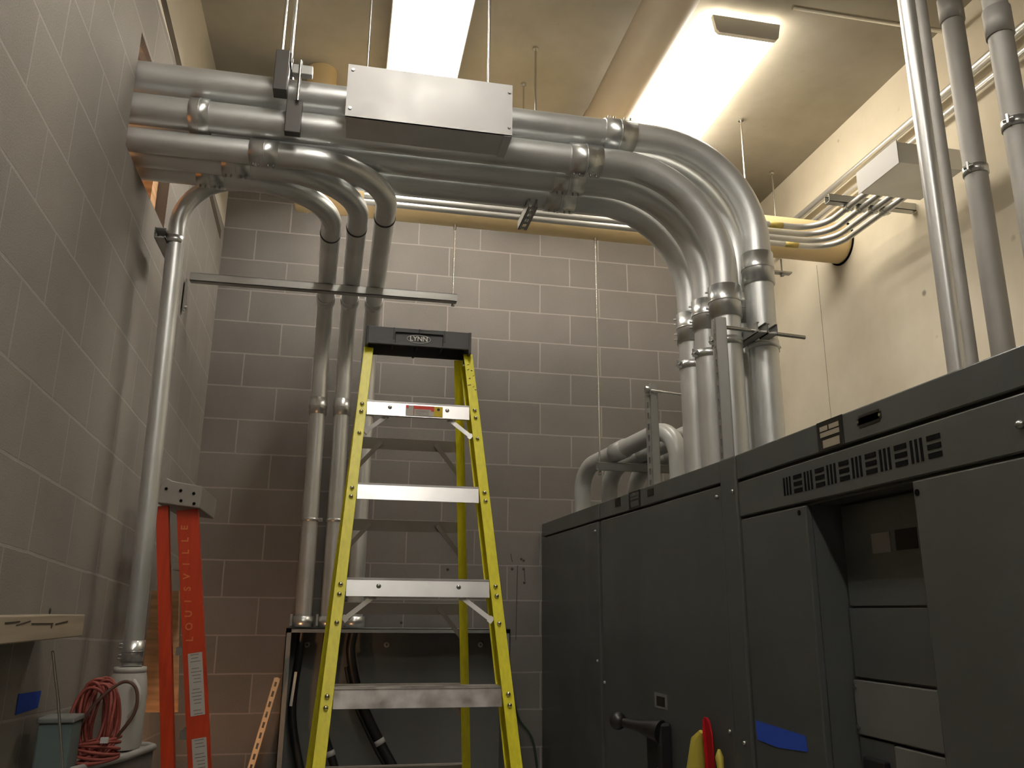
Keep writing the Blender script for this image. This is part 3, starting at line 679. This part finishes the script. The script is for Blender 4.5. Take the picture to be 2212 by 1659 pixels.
# tape, strap and bag on the cabinets
m = MB()
m.prism([(.2995, -2.47, -.585), (.2995, -2.76, -.592), (.2995, -2.765, -.632), (.2995, -2.60, -.645), (.2995, -2.475, -.640)], (-.001, 0, 0))
tag(link_mesh('blue_tape', m, 'blue'), 'torn strip of blue masking tape on the near cabinet door', 'tape')
m = MB()
pts = [(.272, -2.157, -.612), (.268, -2.165, -.622), (.262, -2.185, -.66), (.258, -2.20, -.74), (.256, -2.19, -.95)]; ws = [.012, .028, .036, .034, .034]
poly = [(x, y+w, z) for (x, y, z), w in zip(pts, ws)]+[(x, y-w, z) for (x, y, z), w in reversed(list(zip(pts, ws)))]
m.prism(poly, (.006, 0, 0))
tag(link_mesh('red_strap', m, 'red_strap', bevel=.001), 'red strap hanging on the middle cabinet right of the black handle', 'strap')
m = MB(); m.tube([(.262, -2.14, -.66), (.258, -2.115, -.69), (.262, -2.10, -.75), (.255, -2.09, -.85), (.25, -2.09, -.96)], 0, 9, True, [.008, .024, .034, .044, .05])
m.tube([(.268, -2.262, -.70), (.262, -2.275, -.72), (.266, -2.272, -.755), (.258, -2.29, -.80), (.262, -2.28, -.96)], 0, 9, True, [.005, .014, .011, .02, .03])
tag(link_mesh('yellow_bag', m, 'yellow_bag'), 'crumpled yellow plastic bag behind the red strap', 'bag')

# ------------------------------------------------------------------ open panel box on the back wall
t = thing('panel_box', 'open dark grey panel box on the back wall behind the yellow ladder', 'electrical box', (-.64, -.15, ZF+.1))
x0, x1, y0, y1, z0, z1 = -1.245, -.040, -.30, -.02, -1.55, -.362
m = MB(); m.box(x0, x1, y1-.004, y1, z0, z1); part('back_plate', m, 'panel_in', t)
m = MB(); m.box(x0, x1, y0, y1, z1-.004, z1); m.box(x0, x0+.004, y0, y1, z0, z1); m.box(x1-.004, x1, y0, y1, z0, z1); m.box(x0, x1, y0, y1, z0, z0+.004)
m.box(x0, x1, y0, y0+.004, z1-.022, z1); m.box(x0, x0+.028, y0, y0+.004, z0, z1); m.box(x1-.028, x1, y0, y0+.004, z0, z1)
part('frame', m, 'panel', t, 'light grey box sides and lip')
for x in (-1.14, -.70, -.16): 
    part('mounting_washer', MB().ring((x, y1-.012, -.455), (x, y1-.004, -.455), .006, .016, 16), 'tape_w', t)
cab = [('black cable at the left inside the open panel box, with a white marker strip', [(-1.165, -.20, -.372), (-1.175, -.16, -.5), (-1.19, -.12, -.8), (-1.12, -.16, -1.1), (-1.0, -.2, -1.45)], .022, [(-.62, -.80, 'tape_w', 0)]),
       ('black cable behind the left ladder rail inside the open panel box', [(-1.03, -.20, -.372), (-1.04, -.15, -.6), (-1.03, -.14, -.85), (-.94, -.16, -1.1), (-.85, -.2, -1.4)], .022, [(-.98, -1.00, 'tape_w', 1)]),
       ('black cable curving right inside the open panel box, with a white band', [(-.893, -.20, -.372), (-.90, -.15, -.5), (-.84, -.14, -.72), (-.72, -.15, -.95), (-.60, -.18, -1.15), (-.5, -.2, -1.4)], .026, [(-.93, -.96, 'tape_w', 1)])]
def smooth_path(pts, n=8):
    P = [Vector(p) for p in pts]; P = [P[0]*2-P[1]]+P+[P[-1]*2-P[-2]]; out = []
    for i in range(1, len(P)-2):
        for k in range(n):
            u = k/n; p0, p1, p2, p3 = P[i-1:i+3]
            out.append(.5*((2*p1)+(-p0+p2)*u+(2*p0-5*p1+4*p2-p3)*u*u+(-p0+3*p1-3*p2+p3)*u**3))
    out.append(P[-2]); return out
for k, (l, pts, r, bands) in enumerate(cab):
    t = thing('power_cable', l, 'cable', pts[0], 'black cables inside the open panel box')
    sp = smooth_path(pts)
    m = MB(); m.tube(sp, r, 14)
    if k == 2: m.tube([p+Vector((-.028, .01, -.02)) for p in sp[10:]], .012, 10)
    part('sheath', m, 'cable', t)
    for (za, zb, mt, full) in bands:
        seg = [p for p in sp if zb-.06 <= p.z <= za+.06]
        if full:
            a = min(sp, key=lambda p: abs(p.z-(za+zb)/2)); i = sp.index(a); d = (sp[min(i+1, len(sp)-1)]-sp[i-1]).normalized()
            part('marker_band', MB().ring(a-d*.014, a+d*.014, r, r+.003, 14), mt, t, 'white tape band')
        else:
            part('marker_strip', MB().bar((-1.182, -.235, -.585), (-1.196, -.235, -.755), .014, .004, (0, 1, 0)), mt, t, 'white marker strip')
t = thing('ground_wire', 'thin dark green wire curving on the wall right of the yellow ladder', 'wire', (.1, -.03, -1.6))
part('wire', MB().tube(smooth_path([(-.02, -.03, -.60), (.02, -.03, -.70), (.07, -.03, -.86), (.15, -.03, -.97), (.19, -.03, -1.2)]), .006, 8), 'green_wire', t)
m = MB()
for (a, b) in (((.055, -.43), (.062, -.0)), ((.02, .07), (.03, .02)), ((.105, -.03), (.108, -.09))): m.bar((a[0], -.001, a[1]), (b[0], -.001, b[1]), .004, .002, (0, 1, 0))
for (x, z) in ((.03, -.02), (.10, -.02), (.085, .04), (.10, .03), (-.36, -.03), (.105, -.10), (-.62, -.335)): m.sphere((x, -.001, z), .008, 8, 6, (1, .2, 1))
tag(link_mesh('pencil_marks', m, 'pencil'), 'dark drill spots and scribbled lines on the block wall beside the cabinet', 'wall marks')

# ------------------------------------------------------------------ yellow step ladder
LX, LYAW = -.756, .0129
E1 = Vector((math.cos(LYAW), math.sin(LYAW), 0))
LN = Vector((math.sin(LYAW), -math.cos(LYAW), 0))
C0 = Vector((LX, -2.223, .4246))
def lp(k, s, off=0.0, dz=0.0):       # point on the front plane: step index k, sideways s, outward offset
    return C0+LN*(.1092*k+off)+Vector((0, 0, -.3*k+dz))+E1*s
def hw(k): return (.352+.0388*k)/2
kF = (C0.z-ZF)/.3
t = thing('stepladder', 'tall yellow fibreglass stepladder with black top standing in the middle', 'stepladder', (LX, -2.3, ZF))
LD = t
up = (lp(0, 0)-lp(1, 0)).normalized()
for sg in (-1, 1):
    k0, k1 = -.70, kF-.05
    a = lp(k0, sg*(hw(k0)+.016)); b = lp(k1, sg*(hw(k1)+.016)); d = (b-a).normalized(); L = (b-a).length; c = (a+b)/2
    sd = (E1-d*E1.dot(d)).normalized(); nn = d.cross(sd).normalized()
    if nn.dot(LN) < 0: nn = -nn
    m = MB(); m.obox(c+nn*.003, d, sd, nn, L/2, .0165, .0022)                      # front flange
    m.obox(c+sd*sg*.0145-nn*.034, d, sd, nn, L/2, .0022, .037)                     # web
    m.obox(c-nn*.070, d, sd, nn, L/2, .0165, .0022)                                # rear flange
    rl = part('front_rail', m, 'yellow', t, bevel=.0012)
    m = MB()
    m.obox(b+d*.02-nn*.03, d, sd, nn, .03, .022, .045); part('rubber_foot', m, 'cap', rl, bevel=.004)
    if sg == 1:
        m = MB()
        for (kk, ss, w, h) in ((-.55, -.004, .009, .004), (-.48, -.006, .008, .006), (-.47, .006, .006, .008), (-.40, .011, .008, .005), (-.36, -.004, .006, .009), (-.27, -.008, .012, .006), (-.25, .006, .008, .005), (-.21, .012, .006, .007)):
            q = lp(kk, sg*(hw(kk)+.016)+ss)+nn*.0058
            m.obox(q, sd+d*random.uniform(-.8, .8), nn.cross(sd+d*.2), nn, w/2, h/5, .0004)
        part('marker_scribble', m, 'black_ink', rl, 'black handwritten marks')
# steps
nstep = 7
for k in range(nstep):
    w = hw(k); c = lp(k, 0); 
    m = MB(); 
    m.obox(c+Vector((0, 0, -.026))+LN*.002, E1, LN+Vector((0, 0, .20)), Vector((0, 0, 1))-LN*.20, w, .0015, .026)
    m.obox(c+Vector((0, 0, -.002))-LN*.037, E1, LN, Vector((0, 0, 1)), w, .037, .002)
    m.obox(c+Vector((0, 0, -.018))-LN*.073, E1, LN, Vector((0, 0, 1)), w, .0015, .018)
    for j in range(6): m.obox(c+Vector((0, 0, .0012))-LN*(.008+j*.012), E1, LN, Vector((0, 0, 1)), w, .0015, .0016)
    st = part('step', m, 'alu_dirty' if k == 3 else 'alu', t, 'scuffed aluminium step' if k == 3 else None)
    if k in (0, 2, 4, 6):
        for sg in (-1, 1):
            q = c+E1*sg*(w*.56)+Vector((0, 0, -.022))
            part('step_bolt', MB().sphere(q+LN*.002, .0075, 12, 8, (1, .6, 1)), 'screw', st)
            a = c+E1*sg*(w*.60)+Vector((0, 0, -.048))-LN*.012; b = lp(k+.40, sg*(hw(k+.4)-.002), -.006)
            m = MB(); m.bar(a, b, .014, .003, LN); m.bar(a, a+(b-a)*.10, .020, .004, LN); m.bar(b, b+(a-b)*.12, .020, .004, LN)
            part('knee_brace', m, 'alu', t)
            q = lp(k+.42, sg*(hw(k+.42)+.014), .007); part('rivet', MB().sphere(q, .0072, 12, 8), 'rivet', t)
    for sg in (-1, 1):
        for dk in (.06, .155):
            q = lp(k+dk, sg*(hw(k+dk)+.016), .007); part('rivet', MB().sphere(q, .0075, 12, 8), 'rivet', t)
    if k == 0:
        c2 = c+LN*.0102
        def sl(x0_, x1_, z0_, z1_, mt, nm, par, off=0.0):
            m = MB(); m.obox(c2+E1*(x0_+x1_)/2+Vector((0, 0, (z0_+z1_)/2))+LN*off, E1, LN, Vector((0, 0, 1)), (x1_-x0_)/2, .0002, (z1_-z0_)/2); return part(nm, m, mt, par)
        s1_ = sl(-.045, .052, -.047, -.012, 'paper', 'warning_sticker', st)
        s1_['label'] = 'red, white and yellow warning sticker'
        m = MB()
        for (a, b, z0_, z1_) in ((-.018, .052, -.024, -.012), (-.045, -.036, -.022, -.012), (.042, .052, -.030, -.024), (-.019, -.017, -.047, -.012)):
            m.obox(c2+E1*(a+b)/2+Vector((0, 0, (z0_+z1_)/2))+LN*.0003, E1, LN, Vector((0, 0, 1)), (b-a)/2, .0002, (z1_-z0_)/2)
        m.cur = 1
        for j in range(5): m.obox(c2+E1*.012+Vector((0, 0, -.029-.0035*j))+LN*.0003, E1, LN, Vector((0, 0, 1)), .022, .0002, .0005)
        part('sticker_print', m, ['red_print', 'paper_line'], st)
        s2_ = sl(.052, .082, -.047, -.012, 'yellow_print', 'yellow_sticker', st)
        m = MB(); q = c2+E1*.067+Vector((0, 0, -.022))+LN*.0004; m.cyl(q, q+LN*.0003, .005, 14); part('sticker_emblem', m, 'pencil', st)
# rear section
def rp(z, s): return Vector((-.768+s, -2.05+.25*(.65-z), z))
def rhw(z): return .190+.080*(.34-z)
rear_bar_z = [.346, .055, -.24, -.53, -.82, -1.11, -1.40]
for sg in (-1, 1):
    a = rp(.64, sg*rhw(.64)); b = rp(ZF+.01, sg*rhw(ZF)); d = (b-a).normalized(); sd = (E1-d*E1.dot(d)).normalized(); nn = d.cross(sd)
    m = MB(); c = (a+b)/2; L = (b-a).length; sgn = 1 if nn.y < 0 else -1
    m.obox(c+nn*sgn*.018, d, sd, nn, L/2, .016, .002); m.obox(c+sd*sg*.014, d, sd, nn, L/2, .002, .018)
    part('rear_rail', m, 'yellow', t)
for i, z in enumerate(rear_bar_z):
    w = rhw(z); c = rp(z-.02, 0)
    m = MB(); m.obox(c, E1, Vector((0, 1, .25)), Vector((0, -.25, 1)), w, .002, .021); m.obox(c+Vector((0, .012, .02)), E1, (0, 1, 0), (0, 0, 1), w, .012, .002)
    bar_ = part('rear_bar', m, 'rear_bar', t)
    if i < 6:
        for sg in (-1, 1):
            m = MB(); m.bar(rp(z-.015, sg*(w-.09))-Vector((0, .006, 0)), rp(z-.125, sg*(rhw(z-.12)-.004))-Vector((0, .006, 0)), .016, .004, (0, 1, 0)); part('rear_brace', m, 'rear_bar', t)
# cap
xa, xb = -.947, -.572; ya, yb = -2.185, -2.045; zb, zt = .642, .708
m = MB()
def capbox(m, x0, x1, y0, y1, z0, z1): m.box(x0, x1, y0, y1, z0, z1)
capbox(m, xa+.004, xb-.004, ya+.006, yb, zt-.006, zt)                           # top
poly = [(xa, ya, zb), (xb, ya, zb), (xb-.004, ya+.004, zt), (-.72, ya+.004, zt), (-.722, ya+.004, zt-.006), (-.765, ya+.004, zt-.006), (-.767, ya+.004, zt), (xa+.004, ya+.004, zt)]
m.prism(poly, (0, .010, 0))
m.box(xa, xb, yb-.008, yb, zb-.0, zt); m.box(xa, xa+.008, ya, yb, zb-.004, zt); m.box(xb-.010, xb, ya, yb, zb-.015, zt)
for x in (-.85, -.76, -.67): m.box(x-.003, x+.003, ya, yb, zb+.02, zt)
m.box(-.775, -.765, yb-.014, yb, zb-.004, zb)
cp = part('top_cap', m, 'cap', t, 'black plastic top cap', bevel=.004)
m = MB(); m.box(-.845, -.675, ya-.0012, ya+.001, .687, .691); m.box(-.8455, -.844, ya-.0008, ya+.001, .648, .687); m.box(-.6765, -.675, ya-.0008, ya+.001, .648, .687)
part('logo_frame', m, 'gear_dark', cp)
m = MB(); n = 40
for i in range(n):
    a0, a1 = 2*PI*i/n, 2*PI*(i+1)/n; cx, cz = -.762, .6685
    m.bar((cx+.042*math.cos(a0), ya-.0012, cz+.0145*math.sin(a0)), (cx+.042*math.cos(a1), ya-.0012, cz+.0145*math.sin(a1)), .0012, .0008, (0, 1, 0))
add_text(m, 'LYNN', .0245, (-.762, ya-.0012, .6685), (1, 0, 0), (0, 0, 1))
part('logo', m, 'white_ink', cp, 'white oval badge with lettering')

# ------------------------------------------------------------------ orange ladder, folded, leaning in the corner
t = thing('orange_ladder', 'folded orange-red ladder with grey cap leaning in the left corner', 'ladder', (-1.5, -1.5, ZF))
def orail(x0, x1, w, z1, z0, y, nm, dx=0):
    m = MB(); a = Vector((x0, y, z1)); b = Vector((x1, y, z0)); d = (b-a).normalized(); s = Vector((1, 0, 0)); s = (s-d*s.dot(d)).normalized()
    m.obox((a+b)/2, d, s, (0, 1, 0), (b-a).length/2, w/2, .0025)
    m.obox((a+b)/2+s*(w/2-.002)+Vector((0, .014, 0)), d, s, (0, 1, 0), (b-a).length/2, .002, .016); m.obox((a+b)/2-s*(w/2-.002)+Vector((0, .014, 0)), d, s, (0, 1, 0), (b-a).length/2, .002, .016)
    return part(nm, m, 'orange', t)
orail(-1.694, -1.46, .046, .125, ZF+.01, -1.5, 'rear_rail')
fr = orail(-1.600, -1.335, .080, .115, ZF+.01, -1.49, 'front_rail')
m = MB(); m.prism([(-1.705, -1.53, .20), (-1.685, -1.53, .235), (-1.66, -1.53, .222), (-1.545, -1.53, .205), (-1.548, -1.53, .118), (-1.715, -1.53, .135)], (0, .42, 0))
gc = part('top_cap', m, 'ladder_cap_grey', t, 'grey plastic cap', bevel=.004)
for (x, z) in ((-1.68, .19), (-1.625, .185), (-1.575, .175), (-1.62, .145), (-1.57, .135)): part('cap_rivet', MB().sphere((x, -1.532, z), .006, 10, 6), 'gear_dark', gc)
def on_rail(z, s):
    f = (z-.115)/(ZF+.01-.115); return Vector((-1.600+f*(-1.335+1.600)+s, -1.4935, z))
def rail_label(z1, z0, nm, lab):
    a = on_rail(z1, .004); b = on_rail(z0, .004); d = (b-a).normalized(); s = Vector((1, 0, 0)); s = (s-d*s.dot(d)).normalized()
    lb = part(nm, MB().obox((a+b)/2, d, s, (0, 1, 0), (b-a).length/2, .026, .0006), 'paper', t, lab)
    m = MB(); n = int((a-b).length/.012)
    for j in range(n):
        if j % 6 == 3: continue
        q = a+(b-a)*((j+.5)/n); m.obox(q+s*random.uniform(-.002, .004)-Vector((0, .0008, 0)), s, d, (0, 1, 0), random.uniform(.012, .020), .0012, .0003)
    part('label_print', m, 'paper_line', lb)
rail_label(-.43, -.655, 'instruction_label', 'long white instruction label'); rail_label(-.735, -1.0, 'instruction_label', 'lower white instruction label')
m = MB()
for j, ch in enumerate('LOUISVILLE'):
    z = -.31+j*.045-.045*.0
for j, ch in enumerate('LOUISVILLE'):
    add_text(m, ch, .036, tuple(on_rail(-.38+j*.047, -.012)-Vector((0, .0006, 0))), (0, 0, 1), (-1, 0, 0))
part('rail_lettering', m, mat('faint_orange_ink', (0.66, 0.20, 0.06), 0.5), fr)
for z in (-.10, -.42, -.72, -1.0, -1.3):
    q = on_rail(z, -.045); part('rung', MB().box(q.x-.02, q.x+.012, -1.49, -1.12, z-.02, z+.01), 'rear_bar', t)

# ------------------------------------------------------------------ left corner clutter
t = thing('wooden_board', 'pale raw board standing behind the orange ladder in the left corner', 'board', (-1.78, -1.0, ZF))
part('board', MB().prism([(-1.805, -.95, -.19), (-1.69, -.95, -.19), (-1.64, -.95, -.70), (-1.80, -.95, -.70)], (0, .018, 0)), 'wood', t)
m = MB(); 
tag(link_mesh('slotted_strip', strut_mb((-1.265, -.40, -.604), (-1.50, -.36, ZF+.01), (0, 1, 0), s=.032), 'slot_cream'), 'cream slotted strip leaning on the wall left of the panel box', 'strut channel')
# plank ledge
t = thing('wall_plank', 'weathered plank bracketed to the left wall above the blue tape', 'plank', (-1.77, -2.7, -.35))
part('board', MB().box(XL+.002, -1.70, -4.0, -2.34, -.345, -.285), 'plank', t, bevel=.003)
m = MB(); 
for (y0_, z0_, y1_, z1_) in ((-2.95, -.300, -2.86, -.298), (-2.88, -.306, -2.79, -.298), (-2.78, -.304, -2.62, -.306), (-2.60, -.308, -2.50, -.302)): m.bar((-1.6995, y0_, z0_), (-1.6995, y1_, z1_), .003, .001, (1, 0, 0))
m.sphere((-1.6995, -2.66, -.275), .008, 8, 6, (.2, 1, 1)); m.sphere((-1.6995, -2.63, -.312), .006, 8, 6, (.2, 1, 1))
part('cracks', m, 'pencil', t)
m = MB(); m.prism([(XL+.001, -2.42, -.492), (XL+.001, -2.235, -.500), (XL+.001, -2.245, -.545), (XL+.001, -2.42, -.545)], (.0012, 0, 0))
tag(link_mesh('blue_tape', m, 'blue'), 'square patch of blue masking tape on the left block wall', 'tape')
t = thing('thin_rod', 'thin upright wire rod near the left wall in front of the grey-green box', 'rod', (-1.70, -2.5, ZF)); part('rod', MB().tube([(-1.70, -2.59, -.375), (-1.69, -2.52, -.5), (-1.68, -2.38, -.75), (-1.66, -2.3, ZF)], .0035, 8), 'rod', t)
# bin carrying the clutter
t = thing('storage_bin', 'tall brown-grey bin with a pale rim under the red cord coil', 'bin', (-1.7, -2.2, ZF))
edge = [(-1.80, -1.86), (-1.58, -1.86), (-1.553, -1.90), (-1.60, -2.10), (-1.685, -2.30), (-1.73, -2.40), (-1.80, -2.42)]
m = MB(); m.prism([(x, y, ZF) for x, y in edge], (0, 0, (-.71)-ZF)); part('body', m, 'bin', t)
m = MB(); m.tube([(x, y, -.705) for x, y in edge], .011, 10); m.prism([(x, y, -.712) for x, y in edge], (0, 0, .006)); part('rim', m, 'bin_rim', t, 'pale curved rim')
t = thing('white_jug', 'translucent white plastic jug behind the red cord coil', 'jug', (-1.66, -1.83, -.70))
m = MB(); m.tube([(-1.643, -1.95, -.70), (-1.643, -1.95, -.69), (-1.643, -1.95, -.53), (-1.643, -1.95, -.485), (-1.643, -1.95, -.455)], 0, 28, True, [.056, .060, .060, .054, .046]); part('body', m, 'jug', t)
part('lid', MB().ring((-1.643, -1.95, -.470), (-1.643, -1.95, -.452), .036, .050, 28), 'jug', t)
part('handle', MB().tube(smooth_path([(-1.615, -2.02, -.49), (-1.59, -2.04, -.52), (-1.59, -2.04, -.56), (-1.615, -2.02, -.60)]), .008, 8), 'jug', t)
t = thing('small_metal_box', 'small grey-green metal box left of the red cord coil', 'box', (-1.73, -2.30, -.70))
part('body', MB().box(-1.778, -1.69, -2.36, -2.26, -.699, -.575), 'teal', t, bevel=.006); part('lid', MB().box(-1.782, -1.686, -2.365, -2.255, -.575, -.560), 'panel', t, bevel=.004)
t = thing('cord_coil', 'hanging bundle of red extension cord tied with white strips on the bin', 'cord', (-1.66, -2.2, -.70))
m = MB(); rnd = random.Random(3)
for j in range(15):
    pts = []; ox = rnd.uniform(-.018, .018); oy = rnd.uniform(-.04, .04); rw = rnd.uniform(.030, .056); rh = rnd.uniform(.085, .115); tw = rnd.uniform(-.35, .35)
    for k in range(33):
        a = 2*PI*k/32; x = rw*math.cos(a); z = rh*math.sin(a); x *= (1-.28*math.cos(a*2)*.5)
        xx = x*math.cos(tw*.4)-z*math.sin(tw*.4); zz = x*math.sin(tw*.4)+z*math.cos(tw*.4)
        pts.append((-1.668+ox+xx*.95, -2.20+oy+xx*.35*math.sin(j)+.01*math.sin(3*a+j), -.585+zz))
    m.tube(pts, .0045, 7, False)
part('coils', m, 'cord', t)
m = MB()
for j in range(7):
    pts = []
    for k in range(25):
        a = 2*PI*k/24; pts.append((-1.652+.062*math.cos(a), -2.22+.045*math.sin(a), -.640-.009*j+.010*math.cos(a+j)))
    m.tube(pts, .0045, 7, False)
part('wraps', m, 'cord', t)
m = MB(); m.tube(smooth_path([(-1.70, -2.25, -.60), (-1.66, -2.25, -.53), (-1.60, -2.24, -.478), (-1.560, -2.24, -.495), (-1.555, -2.24, -.56), (-1.60, -2.24, -.635)]), .0048, 8); part('loose_loop', m, 'cord_dark', t, 'loose brown end loop')
m = MB(); m.box(-1.722, -1.705, -2.275, -2.262, -.645, -.620); m.box(-1.632, -1.612, -2.275, -2.262, -.640, -.625); part('white_ties', m, 'tape_w', t)
# studs behind the opening
for (l, a) in (('raw stud inside the wall opening, beside the pipes', (-1.885, -1.55)), ('darker stud deeper inside the wall opening', (-1.97, -1.66))):
    t = thing('wooden_stud', l, 'lumber', (a[0], a[1], ZF)); part('stud', MB().box(a[0]-.02, a[0]+.02, a[1]-.045, a[1]+.045, OZ0, OZ1), 'wood', t)
# wall marks on the left
t = thing('pull_tab', 'small metal strap tab hanging at the left end of the long level strut', 'bracket', (-1.80, -.95, 1.2)); part('plate', MB().box(-1.812, -1.806, -.985, -.945, 1.13, 1.29), 'strut', t); part('bolt', MB().sphere((-1.80, -.965, 1.15), .008, 8, 6), 'screw', t)

# assumed work lamp, added for the orange glow low in the corner, below the picture
t = thing('assumed_work_lamp', 'assumed unseen work lamp standing on the floor in the left rear corner', 'lamp', (-1.6, -1.2, ZF))
part('base', MB().box(-1.67, -1.53, -1.27, -1.13, ZF, ZF+.02), 'black', t); part('stem', MB().cyl((-1.6, -1.2, ZF+.02), (-1.6, -1.2, -1.36), .012, 10), 'black', t)
part('bulb', MB().sphere((-1.6, -1.2, -1.335), .022, 12, 8), mat('bulb_glass', (.9, .8, .6), .4, emit=(1, .55, .25), estr=6), t)
